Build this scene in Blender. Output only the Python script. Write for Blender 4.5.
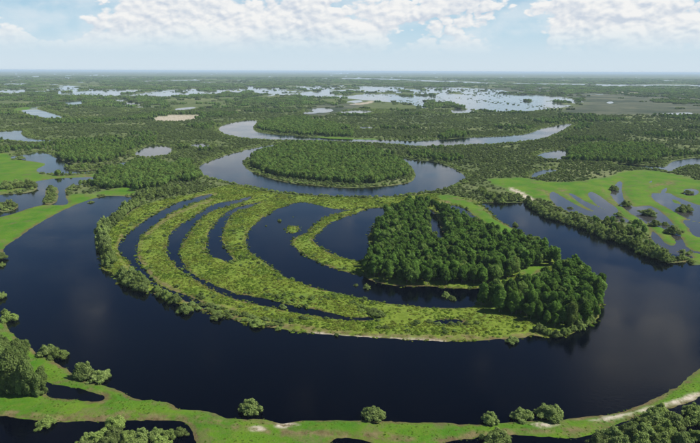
import bpy, math, random
import numpy as np
from mathutils import Matrix, Vector

for o in list(bpy.data.objects):
    bpy.data.objects.remove(o)
sc = bpy.context.scene
COL = sc.collection
R = math.radians

# ------------------------------------------------------------------ camera
H = 150.0                      # flying height over the river, metres
F = 606.0                      # focal length in photo pixels (photo 700 x 443)
PITCH = math.atan((221.5 - 71.05) / F)
ROLL = math.atan(2.9 / 700.0)
cp, sp, cr, sr = math.cos(PITCH), math.sin(PITCH), math.cos(ROLL), math.sin(ROLL)
FW = np.array((0.0, cp, -sp))
R0 = np.array((1.0, 0.0, 0.0)); U0 = np.array((0.0, sp, cp))
RV = R0 * cr + U0 * sr
UV = U0 * cr - R0 * sr
cam_d = bpy.data.cameras.new('camera')
cam = bpy.data.objects.new('camera', cam_d); COL.objects.link(cam)
cam_d.sensor_width = 36.0; cam_d.lens = 36.0 * F / 700.0
cam_d.clip_start = 1.0; cam_d.clip_end = 400000.0
M = Matrix.Identity(4)
for i in range(3):
    M[i][0] = RV[i]; M[i][1] = UV[i]; M[i][2] = -FW[i]
M[0][3], M[1][3], M[2][3] = 0.0, 0.0, H
cam.matrix_world = M
sc.camera = cam

# ------------------------------------------------------------------ sky, sun, exposure
SUN_AZ, SUN_EL = 93.0, 48.0    # degrees to the right of the view, above the horizon
world = bpy.data.worlds.new('World'); sc.world = world; world.use_nodes = True
nt = world.node_tree; nt.nodes.clear(); NL = nt.links


def nd(tree, typ, **kw):
    n = tree.nodes.new(typ)
    for k, v in kw.items():
        if k == 'op': n.operation = v
        elif k == 'ins':
            for a, b in v.items(): n.inputs[a].default_value = b
        else: setattr(n, k, v)
    return n


def math_n(tree, op, a, b=None, c=None, clamp=False):
    n = tree.nodes.new('ShaderNodeMath'); n.operation = op; n.use_clamp = clamp
    for i, v in enumerate((a, b, c)):
        if v is None: continue
        if isinstance(v, (int, float)): n.inputs[i].default_value = v
        else: tree.links.new(v, n.inputs[i])
    return n.outputs[0]


def ramp(tree, val, lo, hi, smooth=True):
    n = tree.nodes.new('ShaderNodeMapRange')
    n.interpolation_type = 'SMOOTHSTEP' if smooth else 'LINEAR'
    tree.links.new(val, n.inputs[0]); n.inputs[1].default_value = lo; n.inputs[2].default_value = hi
    return n.outputs[0]


def mixc(tree, fac, a, b):
    n = tree.nodes.new('ShaderNodeMix'); n.data_type = 'RGBA'
    for sock, v in ((n.inputs[0], fac), (n.inputs[6], a), (n.inputs[7], b)):
        if isinstance(v, (int, float)): sock.default_value = v
        elif isinstance(v, tuple): sock.default_value = (*v, 1.0)
        else: tree.links.new(v, sock)
    return n.outputs[2]


def noise(tree, vec, scale, detail=4, rough=0.55, dist=0.0):
    n = tree.nodes.new('ShaderNodeTexNoise'); n.inputs['Scale'].default_value = scale
    n.inputs['Detail'].default_value = detail; n.inputs['Roughness'].default_value = rough
    n.inputs['Distortion'].default_value = dist
    if vec is not None: tree.links.new(vec, n.inputs['Vector'])
    return n.outputs['Fac']


def vmath(tree, op, a, b):
    n = tree.nodes.new('ShaderNodeVectorMath'); n.operation = op
    for i, v in enumerate((a, b)):
        if isinstance(v, tuple): n.inputs[i].default_value = v
        else: tree.links.new(v, n.inputs[i])
    return n.outputs['Value'] if op in ('DOT_PRODUCT', 'DISTANCE', 'LENGTH') else n.outputs[0]


sky = nt.nodes.new('ShaderNodeTexSky'); sky.sky_type = 'NISHITA'; sky.sun_disc = False
sky.sun_elevation = R(SUN_EL); sky.sun_rotation = R(SUN_AZ)
sky.altitude = 100; sky.air_density = 1.0; sky.dust_density = 0.6; sky.ozone_density = 1.6
SKY_STRENGTH = 0.052
tc = nt.nodes.new('ShaderNodeTexCoord')
dirv = tc.outputs['Generated']
sep = nt.nodes.new('ShaderNodeSeparateXYZ'); NL.new(dirv, sep.inputs[0])
dz = sep.outputs['Z']
# cumulus: noise over the directions, flattened towards the horizon, with the banks the photo shows
cl_vec = vmath(nt, 'MULTIPLY', dirv, (1.0, 1.0, 1.75))
cl_vec = vmath(nt, 'ADD', cl_vec, (3.1, 0.4, 7.7))
big = noise(nt, cl_vec, 8.5, 9, 0.58, 0.1)
billow = noise(nt, cl_vec, 36.0, 8, 0.64, 0.1)
def lumps(vec):
    wob = nt.nodes.new('ShaderNodeTexNoise'); wob.inputs['Scale'].default_value = 30.0; wob.inputs['Detail'].default_value = 3
    NL.new(vec, wob.inputs['Vector'])
    v2 = vmath(nt, 'ADD', vec, vmath(nt, 'MULTIPLY', wob.outputs['Color'], (.03, .03, .03)))
    tot = None
    for sc_, w_ in ((16.0, .42), (36.0, .32), (82.0, .20)):
        vo = nt.nodes.new('ShaderNodeTexVoronoi'); vo.feature = 'F1'; vo.inputs['Scale'].default_value = sc_; NL.new(v2, vo.inputs['Vector'])
        q = math_n(nt, 'MULTIPLY', math_n(nt, 'SUBTRACT', 1.0, vo.outputs['Distance']), w_)
        tot = q if tot is None else math_n(nt, 'ADD', tot, q)
    return tot


billow = lumps(cl_vec)
sun_dir = (math.sin(R(SUN_AZ)) * math.cos(R(SUN_EL)), math.cos(R(SUN_AZ)) * math.cos(R(SUN_EL)), math.sin(R(SUN_EL)))
off = tuple(0.011 * s for s in (sun_dir[0] * 0.6, 0.0, 0.9))
cl_vec2 = vmath(nt, 'ADD', cl_vec, off)
big2 = noise(nt, cl_vec2, 8.5, 9, 0.58, 0.1)
billow2 = lumps(cl_vec2)


def sky_dir(x, y):
    d = FW * F + RV * (x - 350) - UV * (y - 221.5)
    return tuple(d / np.linalg.norm(d))


blobs = None
for (x, y, rad, amp) in [(25, 18, .05, .14), (90, 30, .06, .12), (150, 18, .075, .22), (205, 22, .07, .2), (265, 26, .07, .16), (330, 30, .07, .13),
                         (400, 26, .07, .15), (455, 20, .06, .16), (596, 14, .055, .15), (655, 26, .055, .13),
                         (110, 36, .05, .1), (300, 36, .06, .1), (560, 34, .05, .1), (690, 34, .05, .1), (62, 2, .05, -.3), (105, 3, .04, -.2), (520, 22, .05, -.12), (300, 0, .06, -.12), (420, -2, .07, -.12)]:
    d = vmath(nt, 'DISTANCE', dirv, sky_dir(x, y))
    g = math_n(nt, 'MULTIPLY', ramp(nt, d, rad * 1.9, 0.0), amp)
    blobs = g if blobs is None else math_n(nt, 'ADD', blobs, g)
for (x, y, rad, amp) in [(655, 348, .09, .16), (603, 388, .04, .17), (560, 352, .05, .06), (640, 300, .10, .035)]:
    c_ = sky_dir(x, y)                              # clouds whose mirror image shows in the right bend
    d = vmath(nt, 'DISTANCE', dirv, (c_[0], c_[1], -c_[2]))
    blobs = math_n(nt, 'ADD', blobs, math_n(nt, 'MULTIPLY', ramp(nt, d, rad * 1.7, 0.0), amp))
low = ramp(nt, dz, 0.020, 0.075)
high = ramp(nt, dz, 0.30, 0.10)
def density(b, s):
    v = math_n(nt, 'ADD', math_n(nt, 'MULTIPLY', b, 0.60), math_n(nt, 'MULTIPLY', s, 0.49))
    v = math_n(nt, 'ADD', v, blobs)
    return math_n(nt, 'ADD', v, math_n(nt, 'SUBTRACT', math_n(nt, 'MULTIPLY', high, 0.075), 0.05))
dens1 = density(big, billow); dens2 = density(big2, billow2)
cov = math_n(nt, 'MULTIPLY', ramp(nt, dens1, 0.570, 0.628), low)
lit = math_n(nt, 'ADD', math_n(nt, 'MULTIPLY', math_n(nt, 'SUBTRACT', big, big2), 5.5), math_n(nt, 'MULTIPLY', math_n(nt, 'SUBTRACT', billow, billow2), 2.7))
lit = math_n(nt, 'ADD', lit, 0.66, clamp=True)
cl_col = mixc(nt, lit, (7.9, 8.7, 9.9), (12.2, 12.1, 11.9))
# pale moisture low over the horizon
humid = math_n(nt, 'MULTIPLY', ramp(nt, dz, 0.27, 0.03), 0.85)
skyc = vmath(nt, 'MULTIPLY', sky.outputs[0], (0.56, 0.80, 1.12))
hz = math_n(nt, 'MULTIPLY', ramp(nt, dz, 0.10, 0.0), 0.9)
clear = mixc(nt, humid, skyc, (6.4, 9.6, 11.5))
clear = mixc(nt, hz, clear, (8.7, 10.0, 11.0))
veil = math_n(nt, 'MULTIPLY', math_n(nt, 'MULTIPLY', ramp(nt, dz, 0.02, 0.06), ramp(nt, dz, 0.22, 0.08)), math_n(nt, 'MULTIPLY', ramp(nt, noise(nt, cl_vec, 11.0, 5, .55), .38, .62), .6))
clear = mixc(nt, veil, clear, (9.9, 10.8, 11.5))
full = mixc(nt, math_n(nt, 'MULTIPLY', cov, 0.93), clear, cl_col)
bg = nt.nodes.new('ShaderNodeBackground'); bg.inputs['Strength'].default_value = SKY_STRENGTH
NL.new(full, bg.inputs['Color'])
wo = nt.nodes.new('ShaderNodeOutputWorld'); NL.new(bg.outputs[0], wo.inputs['Surface'])

sun_d = bpy.data.lights.new('sun', 'SUN'); sun_d.energy = 5.0; sun_d.angle = R(0.53); sun_d.color = (1.0, 0.95, 0.87)
sun = bpy.data.objects.new('sun', sun_d); COL.objects.link(sun)
sun.rotation_euler = Vector(sun_dir).to_track_quat('Z', 'Y').to_euler()
sun.location = (0, 0, 400)

vs = sc.view_settings
sc.display_settings.display_device = 'sRGB'
vs.view_transform = 'Standard'; vs.look = 'None'; vs.exposure = 0.55; vs.gamma = 1.0; vs.use_curve_mapping = False
sc.cycles.max_bounces = 6; sc.cycles.diffuse_bounces = 2; sc.cycles.glossy_bounces = 3
sc.cycles.transmission_bounces = 2; sc.cycles.volume_bounces = 0; sc.cycles.transparent_max_bounces = 4

# ------------------------------------------------------------------ photo pixels -> ground
def ground_xy(pts, dy=True):
    p = np.asarray(pts, dtype=np.float64).reshape(-1, 2).copy()
    x, y = p[:, 0], p[:, 1].copy()
    # the photo's horizon is slightly bowed by its lens: straighten it
    t = (x - 350) / 350.0
    d = np.clip(-3.0 + 5.3 * t * t, -3, 3)
    y = y - d * np.exp(-np.clip(y - 72, 0, None) / 25.0)
    y = np.maximum(y, 71.05 + 2.9 * t * 0.5 + 0.8)
    D = FW[None] * F + RV[None] * (x - 350)[:, None] - UV[None] * (y - 221.5)[:, None]
    s = H / np.maximum(-D[:, 2], 1e-3)
    return np.stack([D[:, 0] * s, D[:, 1] * s], 1)


def G(x, y):
    return ground_xy([(x, y)])[0]


def smooth_closed(pts, n=3):
    P = np.asarray(pts, float); m = len(P); out = []
    for i in range(m):
        p0, p1, p2, p3 = P[i - 1], P[i], P[(i + 1) % m], P[(i + 2) % m]
        for k in range(n):
            t = k / n
            out.append(0.5 * ((2 * p1) + (-p0 + p2) * t + (2 * p0 - 5 * p1 + 4 * p2 - p3) * t * t + (-p0 + 3 * p1 - 3 * p2 + p3) * t ** 3))
    return np.array(out)


def wpoly(pts, n=3):
    return ground_xy(smooth_closed(pts, n))


def stroke(pts, w):
    a = [(x, y - w / 2) for x, y in pts]; b = [(x, y + w / 2) for x, y in reversed(pts)]
    return a + b


# --- traced outlines (photo pixels)
MAIN = [(100,197),(112,196),(130,197),(139,201),(136,207),(120,219),(106,229),(100,236),(99,249),(103,268),(112,272),(122,284),(140,291),(153,293),(165,300),(178,303),(190,307),(203,311),(218,316),(229,319),(243,324),(258,327),(275,328),(300,332),(320,334),(358,337),(416,340),(454,342),(481,341),(500,339),(514,340),(532,336),(547,337),(565,336),(580,329),(594,322),(600,309),(599,292),(588,277),(568,267),(552,255),(538,243),(525,236),(510,227),(496,218),(484,207),(480,203),(500,203),(525,203),(535,206),(548,213),(560,221),(575,224),(588,229),(605,239),(625,243),(638,251),(655,259),(668,263),(685,262),(698,265),(725,262),(750,275),(762,300),(748,330),(722,352),(698,370),(685,380),(670,391),(643,405),(615,413.5),(570,418.5),(525,421),(474,424),(446,423),(403,422),(380,420.5),(306,420),(289,423),(280,423),(266,419.5),(226,418),(209,411),(180,408),(160,401),(135,398),(108,386),(83,380),(59,365),(37,353),(11,333),(2,322),(-8,318),(-14,300),(-12,275),(0,258),(5,247),(20,236),(43,221),(60,212),(80,203)]
LOOP = [(281,145),(275,144.5),(258,147),(235,152.5),(220,157.5),(203,164),(199,169),(203,175),(220,180),(235,183.5),(255,187.5),(270,190.5),(288,193),(325,195.5),(350,196.5),(385,196.5),(410,193.5),(433,191),(450,186.5),(463,180),(466,176.5),(458,171.5),(448,166),(433,161.5),(413,159.5),(388,155.5),(380,155),(400,160),(410,166),(415,172),(414.5,177),(410,182),(388,186),(350,188),(315,185.5),(288,182.5),(255,173.5),(243,165),(245,159.5),(260,153),(275,148.5)]
FAR = [(219,130),(224,124.5),(240,121),(253,119.5),(257,121),(254,125),(253,129),(260,132.5),(280,134.5),(300,136),(325,138),(350,139),(388,140),(420,140.5),(440,139.5),(466,137.5),(490,136.5),(525,134),(540,129),(555,125.5),(568,123.5),(573,124.5),(566,128),(557,133),(540,139),(525,141),(500,143.5),(465,145),(438,146),(418,146.5),(388,143.5),(350,142),(325,141),(300,140.5),(275,140),(250,138.5),(230,135.5)]
WATER = [MAIN, LOOP, FAR,
 [(21,111),(36,109.5),(48,112.5),(62,117),(58,119),(45,118),(30,115)],
 [(-60,135),(0,131.5),(14,130.5),(23,130),(21,134),(30,138.5),(45,140),(58,141),(58,142.5),(23,142),(0,140),(-60,141)],
 [(12,156),(25,154.6),(43,152),(58,159),(75,164),(105,164),(128,162),(129,166),(120,170),(100,171.4),(78,174),(60,174),(39,172.6),(37.6,169),(45,164),(30,161),(12,159)],
 [(-60,206),(0,195),(15,189),(33,182.5),(48,179.5),(68,178),(95,177.5),(94,181.5),(83,184.5),(69,185.5),(65,193),(68,203),(60,205),(43,205),(25,209.5),(0,217),(-60,226)],
 [(135,153),(148,146),(157,145.5),(170,147.6),(168,154),(155,156.4),(140,156.4)],
 [(190,146),(198,143.3),(210,145),(205,147.8)],
 [(537,155),(550,151.4),(565,150),(566,159),(555,159.6),(540,157.6)],
 [(531,176.4),(537.5,171.4),(550,169),(558,171.4),(543,174),(535,177.7)],
 [(666,169),(673,161.4),(698,157.6),(730,155),(730,163),(698,164.5),(680,167),(670,172)],
 [(615,163),(640,165),(665,167),(668,169.5),(640,168),(618,165)],  # thin channel shaped to a dark strip, part water and part shade
 [(550,196),(553,192),(565,199),(583,208.5),(600,214),(610,219),(600,220),(585,215),(570,212),(556,205)],
 [(570,194),(574,195),(583,200.5),(600,208),(616,214.5),(630,221),(622,222),(607,217),(590,209),(578,201)],
 [(589,194),(593,192.5),(608,202.5),(618,210),(615,214),(600,206.5),(592,200)],
 [(616,184),(621,181),(622,187),(621,193),(625,201),(634,207),(650,206),(663,214),(671,222),(678,232),(684,243),(690,250),(700,252),(700,256),(690,258),(680,260),(668,254),(660,248),(653,240),(652,230),(645,222),(632,214),(620,205),(612,196),(613,190)],
 [(652,193),(660,194),(668,193),(676,197),(690,202),(702,206),(740,216),(740,226),(700,222),(684,217),(668,208),(655,201)],
 [(684,192.5),(686,189),(695,189.5),(699,192.5),(692,195.5),(685,195)],
 [(648,182.5),(652,180.8),(651,183)],[(661,192),(666,187.5),(667,189),(664,193)],
 [(684,220),(700,223),(740,227),(740,240),(698,237),(690,229)],
 [(-60,410),(0,416),(32,420),(57,422),(100,421.5),(130,420.5),(160,421),(178,421.5),(187,426),(192,435),(195,450),(190,480),(100,500),(-80,500)],
 [(330,443),(340,438.5),(355,438),(366,441),(380,447),(400,470),(300,470),(318,450)],
 [(440,447),(455,440.5),(480,438.5),(505,436.5),(525,435.5),(545,437),(575,438.5),(592,434.5),(609,427.5),(623,421.5),(639,416.5),(655,411.5),(676,406),(692,400.5),(710,393),(760,370),(820,400),(820,500),(600,520),(430,490)],
 [(44,381),(51,382),(65,386),(82,389.5),(97,393),(106,397.5),(99,401.5),(83,401),(60,398.5),(46,395)],
 # ponds and old channels between the ridges of the inner island
 [(214,194),(205,195),(189,199.5),(177,202.5),(161,210.5),(147,218.6),(136,227),(122,239),(119,251),(126,261),(135,272),(148,283),(158,289),(175,296),(190,303),(205,309),(205,304),(190,296.5),(175,291),(165,287),(155,280),(147,270),(140,261),(136.5,251),(139.5,239),(147,231),(159,221.7),(173,212.5),(189,205),(206,199)],
 [(250,195.5),(240,199),(222,202.4),(207.7,207),(191,217.6),(179,226),(170,235),(166,249),(171,261),(180,270),(193,279),(210,289),(229,297.5),(251,303),(275,308),(288,311.5),(310,315.5),(330,318.5),(350,321),(372,320),(372,317.5),(350,317),(315,309.5),(288,304.5),(262,298),(240,294),(225,289),(205,280.5),(190,271),(183,261),(180,251),(187,237),(197.6,222),(214,210.5),(240,202.5),(252,198)],
 [(435,321),(450,319.5),(462,320),(462,322.5),(448,324),(437,324)],
 [(258,202.5),(262,202),(250,207),(236,212),(229,218),(226,224),(222.6,238),(229,251),(233.5,260),(229,263),(220,259),(211,257),(206,251),(207.6,236),(216,221),(226,212),(240,206.5)],
 [(300,202),(285,206),(270,212.5),(258,221),(248,231),(245,243),(248,251),(262.7,261),(280,273.6),(295,281),(315,287.5),(335,292.5),(350,296),(375,301),(400,305),(437,308),(468,308),(479,304),(482,296),(500,290),(524,286),(527,279),(515,281),(500,285),(475,288.5),(455,288.5),(437,287),(425,286),(400,286),(377,282),(362,275),(360,268),(366,261),(368,256),(374,250),(368,238),(371,230),(380,220),(390,212),(396,207),(375,208),(352,209.5),(333,208.5),(315,204)],
 [(440,208),(447,205),(457,206),(468,210.5),(478,219),(490,229),(488,232),(476,229),(462,224),(450,217),(442,213)],
 [(427,211),(435,213),(440,226),(443,240),(437,243),(432,236),(429,226)],  # water strip that also stands in for the dark shadow beside the trees
 # far water
 [(66,103),(74,102),(83,103.5),(80,106),(70,105.5)],[(118,105),(130,103),(142,103),(140,105),(122,106.5)],
 [(172,109),(182,107.5),(195,106.5),(192,109),(176,110.5)],
 [(312,108),(320,107.5),(330,108),(333,110.5),(322,112.5),(313,111)],[(350,100.5),(358,99),(362,100.5),(355,102)],
 [(607,102),(612,101.4),(613,103.4),(608,103.8)],
 [(3,85.5),(14,84.5),(27,84),(22,85.8),(8,86.5)],
 stroke([(144,80.5),(160,80),(180,79.3),(202,78.8)], 1.0),
 stroke([(328,71),(340,70.8),(349,71)], 0.9),
 stroke([(345,75.7),(380,76.7),(420,78.4),(455,80),(490,81.7)], 1.2),
 stroke([(494,82.3),(530,83),(560,83.8),(588,84.2)], 1.0),
 stroke([(598,84.9),(630,85.5),(660,86),(700,87),(760,88.5)], 1.5),
 stroke([(360,127.5),(366,127.2),(372,128)], 2.0),
 stroke([(75,118.5),(92,118.5)], 1.4),
]
LAND = [
 [(363,207.5),(352,210),(336,213.5),(322,220),(312,228),(308,233),(299,236),(293,240),(294,245),(300,251),(310,258),(328,266),(350,273),(362,276),(370,272),(368,262),(350,260),(338,256.5),(325,250.5),(315,243),(313,237),(320,231),(328,224),(342,217.5),(356,213),(366,209)],
 [(287,228),(292,226),(298,227),(297,232),(290,233)],
 [(672,250.5),(690,252),(702,254.5),(720,261),(700,263.5),(694,257.5),(684,254)],
 [(671,199),(676,200),(681,204),(675,203)],
 [(646,221),(652,224),(664,229),(676,240),(672,246),(664,242),(658,236),(652,231)],
 [(4,191),(14,188),(34,186.5),(37,189),(28,192.5),(8,194)],
 [(0,206),(10,203),(18,206),(14,210),(0,212)],
 [(47,188),(56,187),(58,197),(54,204),(43,203),(46,197)],
 [(70,165.5),(92,165.5),(118,166.5),(118,169.5),(95,170),(80,171),(66,169)],
]
FLOOD = [(-260,91),(0,90.8),(46,88.6),(75,87.3),(140,89.5),(210,87),(240,84.5),(280,85.5),(314,84),(350,83.8),(420,85.5),(460,86.5),(500,89),(522,94),(560,96),(583,101.5),(575,105),(560,107.5),(540,110),(520,111.5),(486,112),(440,113),(420,106),(392,100),(370,99.5),(336,96.5),(280,95.5),(220,93.5),(180,95.5),(140,96.5),(88,96.5),(48,93.7),(0,93.6),(-260,94)]
MEADOW = [
 [(-80,168),(0,154),(10,157),(25,160),(45,164),(38,169),(40,174),(60,176),(95,174.5),(104,175.5),(100,178.5),(60,179.5),(47,181),(30,185),(5,194),(-80,205)],
 [(-80,230),(0,214),(25,209),(43,204.5),(62,205),(68,196),(84,195),(97,196),(98,200),(45,222),(0,258),(-80,280)],
 [(100,193),(118,189),(134,188.5),(134,195),(118,195.5),(104,196)],
 [(-60,300),(0,315),(40,350),(110,384),(160,399),(226,416),(300,418),(400,420),(480,422),(570,417),(640,404),(698,368),(760,320),(800,340),(720,400),(690,440),(590,470),(480,480),(400,480),(330,480),(260,480),(200,480),(120,440),(60,430),(-60,425)],
 [(488,181),(505,178.5),(525,178.5),(560,183),(600,179),(625,172),(650,171),(680,176),(700,181),(760,186),(760,262),(700,264),(690,250),(668,246),(640,225),(610,218),(580,214),(560,205),(545,200),(525,198),(505,189)],
 [(436,197),(455,196),(470,202),(482,208),(496,219),(512,228),(528,238),(540,246),(520,244),(500,236),(488,229),(478,218),(466,208),(452,204)],
 [(522,270),(535,265),(547,268),(545,275),(530,278)],
 [(12,110.5),(25,107.5),(33,108),(22,111)],
 [(305,136.5),(330,137),(375,139),(375,141),(330,139.5)],
]
MARSH = [[(196,194),(215,188),(235,186),(255,190),(290,195),(350,198),(395,198),(430,194),(445,196),(480,203),(540,240),(575,268),(605,290),(605,325),(560,343),(480,346),(350,342),(240,328),(170,304),(116,290),(98,266),(99,240),(118,220),(150,203)]]
SAND = [[(588,421.5),(605,418.5),(622,414.5),(640,410),(655,406),(675,401),(690,395.5),(700,393),(700,396.5),(680,403),(660,408),(640,412.5),(620,417.5),(600,422)],
 [(308,333),(320,333),(350,335.5),(400,338),(440,340.5),(440,343),(400,341.5),(350,339),(315,336.5)],
 [(252,430),(258,428),(267,429.5),(264,432.5),(256,433)],[(282,423.5),(292,423.5),(300,426),(288,428),(276,427)],
 [(153,118.5),(165,115.8),(196,115),(199,117.5),(182,120.8),(160,121)],
 [(508,188),(516,190),(530,197),(534,201),(527,200),(514,193)],
 stroke([(588,89.2),(600,90),(615,91.6),(636,93.4)], 0.8),
 [(350,103.5),(365,101.5),(372,99.8),(372,102),(360,104)],
 [(530,425.5),(550,424.5),(562,426),(545,428)],
]
BROWN = [stroke(p, w) for p, w in [
 ([(-60,408),(0,412.5),(32,416.5),(57,418.5),(100,418),(130,417),(165,417.5),(184,420),(196,430)], 5.5),
 ([(196,421),(215,423),(240,428),(262,432),(300,434),(340,435),(375,437),(410,441)], 7),
 ([(240,422),(262,424),(285,424),(300,422)], 2.5), ([(440,440),(470,436),(520,432),(560,431.5),(590,428),(612,422)], 5),
 ([(90,391),(104,395),(110,398),(100,403)], 4), ([(0,321),(12,334),(37,354)], 2.5), ([(565,420.5),(600,416),(640,407),(668,394)], 2),
 ([(622,184),(625,195),(633,205)], 4), ([(600,185),(606,195),(616,205)], 3), ([(560,190),(570,196),(580,200)], 3), ([(650,187),(660,184.5),(674,184)], 3.5), ([(538,190),(545,192),(552,196)], 3),
 ([(176,297),(200,306),(230,316),(260,323),(300,329),(350,334.5),(420,338),(500,338),(540,335)], 5),
 ([(122,236),(117,250),(122,262),(133,275),(148,285)], 6), ([(210,201),(175,214.5),(160,224.5),(148,234),(141,244),(139,256),(147,267),(160,282),(180,291)], 3.5),
 ([(186,300),(200,303),(215,307),(235,310)], 5), ([(440,202),(450,203)], 3), ([(450,198.5),(475,203),(490,214)], 1.6), ([(522,275),(535,274),(545,270)], 3), ([(196,197),(206,195.5),(216,194)], 3),
 ([(0,193.5),(15,190),(40,181),(65,176.5),(95,176.5)], 1.6), ([(66,200),(64,205),(60,206)], 2), ([(362,277),(380,283),(400,286),(430,287)], 1.6)]]
GAP = [(426,211),(436,212),(443,226),(447,243),(440,252),(433,246),(430,234)]
MOOR = [[(302,114),(315,105),(345,103),(372,101),(358,107),(340,112),(322,116)],[(440,88),(500,87),(560,87),(640,94),(760,96),(760,116),(640,115),(560,113),(585,103),(560,95.5),(520,92.5)]]
DARKWOOD = [[(556,87),(600,87),(700,91),(760,92.5),(760,96.5),(660,94.5),(610,92.5),(570,94),(556,91)],
 [(660,101),(700,101.5),(760,102),(760,105),(690,104.5),(655,103)],
 [(280,96.5),(310,97.5),(314,103),(290,104),(270,102)],[(520,110.5),(600,112),(700,113),(760,113),(760,116),(600,115.5),(520,115)]]
TALL = [  # taller leafy woods
 [(258,152),(285,145),(330,146),(370,150),(395,158),(405,165),(408,172),(396,180),(360,184),(320,181.5),(288,178),(262,171),(252,164)],
 [(96,187),(100,175),(120,168),(140,163),(165,166),(176,172),(176,182),(160,188),(130,191)],
 [(55,160),(75,148),(100,147),(125,150),(122,158),(100,163),(75,163)],
 [(176,166),(190,164),(197,172),(200,180),(185,182),(172,178)],
 [(259,127),(275,120),(300,119),(340,126),(352,132),(350,137),(300,135),(268,131.5)],
 [(560,160),(580,148),(620,146),(660,148),(664,158),(640,164),(600,162)],
 [(440,137),(452,133),(464,134),(466,137),(455,140),(442,140)],
]
FOREST1 = [(405,209),(425,207),(445,214),(470,228),(500,240),(530,248),(552,258),(562,266),(548,266.5),(530,270),(517,276),(500,282.5),(475,286),(437,285),(400,284),(378,280),(364,273),(370,262),(380,250),(374,238),(382,222),(394,214)]
FOREST2 = [(480,305),(500,299),(520,294),(540,287),(552,280),(565,273),(580,273),(592,281),(600,291),(601,309),(594,321),(574,329),(548,328),(520,318),(500,315),(482,309)]

# ------------------------------------------------------------------ terrain field
rng = np.random.default_rng(7)
_tab = rng.random((256, 256)).astype(np.float32)


def vnoise(x, y, s, seed=0):
    x = np.asarray(x) / s + seed * 17.3; y = np.asarray(y) / s + seed * 9.1
    xi = np.floor(x).astype(np.int64); yi = np.floor(y).astype(np.int64)
    fx = x - xi; fy = y - yi
    fx = fx * fx * (3 - 2 * fx); fy = fy * fy * (3 - 2 * fy)
    a = _tab[xi & 255, yi & 255]; b = _tab[(xi + 1) & 255, yi & 255]
    c = _tab[xi & 255, (yi + 1) & 255]; d = _tab[(xi + 1) & 255, (yi + 1) & 255]
    return (a * (1 - fx) + b * fx) * (1 - fy) + (c * (1 - fx) + d * fx) * fy


def fbm(x, y, s, seed=0, o=3):
    v = 0; a = 0.5; t = 0
    for i in range(o):
        v = v + a * vnoise(x, y, s / 2 ** i, seed + i); t += a; a *= 0.5
    return v / t


def sdist(PX, PY, V):
    """signed distance (inside > 0) of points to a closed outline, -1e4 far away"""
    V = V.astype(np.float32)
    mg = max(40.0, 0.08 * float(V[:, 1].max()))
    lo = V.min(0) - mg; hi = V.max(0) + mg
    out = np.full(PX.shape, -1e4, np.float32)
    m = (PX > lo[0]) & (PX < hi[0]) & (PY > lo[1]) & (PY < hi[1])
    x = PX[m].astype(np.float32); y = PY[m].astype(np.float32)
    if x.size == 0: return out
    d2 = np.full(x.shape, 1e12, np.float32); ins = np.zeros(x.shape, bool)
    for i in range(len(V)):
        ax, ay = V[i - 1]; bx, by = V[i]
        ex, ey = bx - ax, by - ay
        l2 = ex * ex + ey * ey
        if l2 < 1e-9: continue
        t = np.clip(((x - ax) * ex + (y - ay) * ey) / l2, 0, 1)
        qx = x - ax - t * ex; qy = y - ay - t * ey
        np.minimum(d2, qx * qx + qy * qy, out=d2)
        if ay != by:
            c = ((ay > y) != (by > y)) & (x < ex * (y - ay) / ey + ax)
            ins ^= c
    s = np.sqrt(d2); s[~ins] *= -1
    out[m] = s
    return out


# grid in (u = X/Y, row): rows closer together near the camera, following the sight lines
du = 1.55 / F
us = np.concatenate([np.linspace(-1.6, -0.68, 40, endpoint=False), np.arange(-0.68, 0.68, du), np.linspace(0.68, 1.6, 40)])
t_hi, t_lo = 150 / 105.0, 0.0013
ts = np.concatenate([np.arange(t_hi, 0.06, -1.5 / F), np.arange(0.06, 0.004, -0.75 / F), [0.003, 0.002, t_lo]])
ys = H / ts
NU, NV = len(us), len(ys)
YY = np.repeat(ys[:, None], NU, 1); XX = us[None, :] * YY
k = 0.16 / (1 + (YY / 600) ** 1.5)
amp = 1.3 + 0.0022 * YY
jit = (0.5 * fbm(XX, YY, 9.0, 1, 3) + 0.5 * fbm(XX, YY, 3.6, 2, 2) - 0.5) * 1.9 * amp / (1 + (YY / 900) ** 2) + (fbm(XX, YY, 60.0, 5, 3) - 0.5) * 1.2 * amp
hh = np.full(XX.shape, 3.0, np.float32)
for w in WATER:
    hh = np.minimum(hh, -sdist(XX, YY, wpoly(w)) * k)
fl = sdist(XX, YY, wpoly(FLOOD))
isl = (0.55 * fbm(XX, YY * 0.22, 60.0, 11, 3) + 0.45 * fbm(XX, YY * 0.3, 190.0, 13, 3) - 0.552) * 11.0
xpx = us[None, :] * F + 350
isl = isl - 0.25 * np.clip((xpx - 300) / 60, 0, 1) - np.clip((300 - xpx) / 300, 0, 1) * 0.1 - np.clip((xpx - 500) / 60, 0, 1) * 0.25
hh = np.minimum(hh, np.maximum(-fl * k, isl))
for w in LAND:
    hh = np.maximum(hh, sdist(XX, YY, wpoly(w)) * k)
hh = hh + jit * k
# scattered small pools in the far plain
pool = (fbm(XX, YY * 0.45, 150.0, 23, 3) - 0.25 - 0.06 * np.clip((200 - xpx) / 150, 0, 1)) * 6
fz = np.clip((YY - 1500) / 800, 0, 1)
hh = np.where(fz > 0, np.minimum(hh, np.where(fz > 0, pool / np.maximum(fz, 1e-3) + (1 - fz) * 3, 9)), hh)
hh = np.clip(hh, -2.0, 0.85)
und = (fbm(XX, YY, 25.0, 31, 3) - 0.5) * 0.5
ZZ = hh + np.where(hh > 0.3, und * np.clip((hh - 0.3) * 2, 0, 1), 0)


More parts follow.
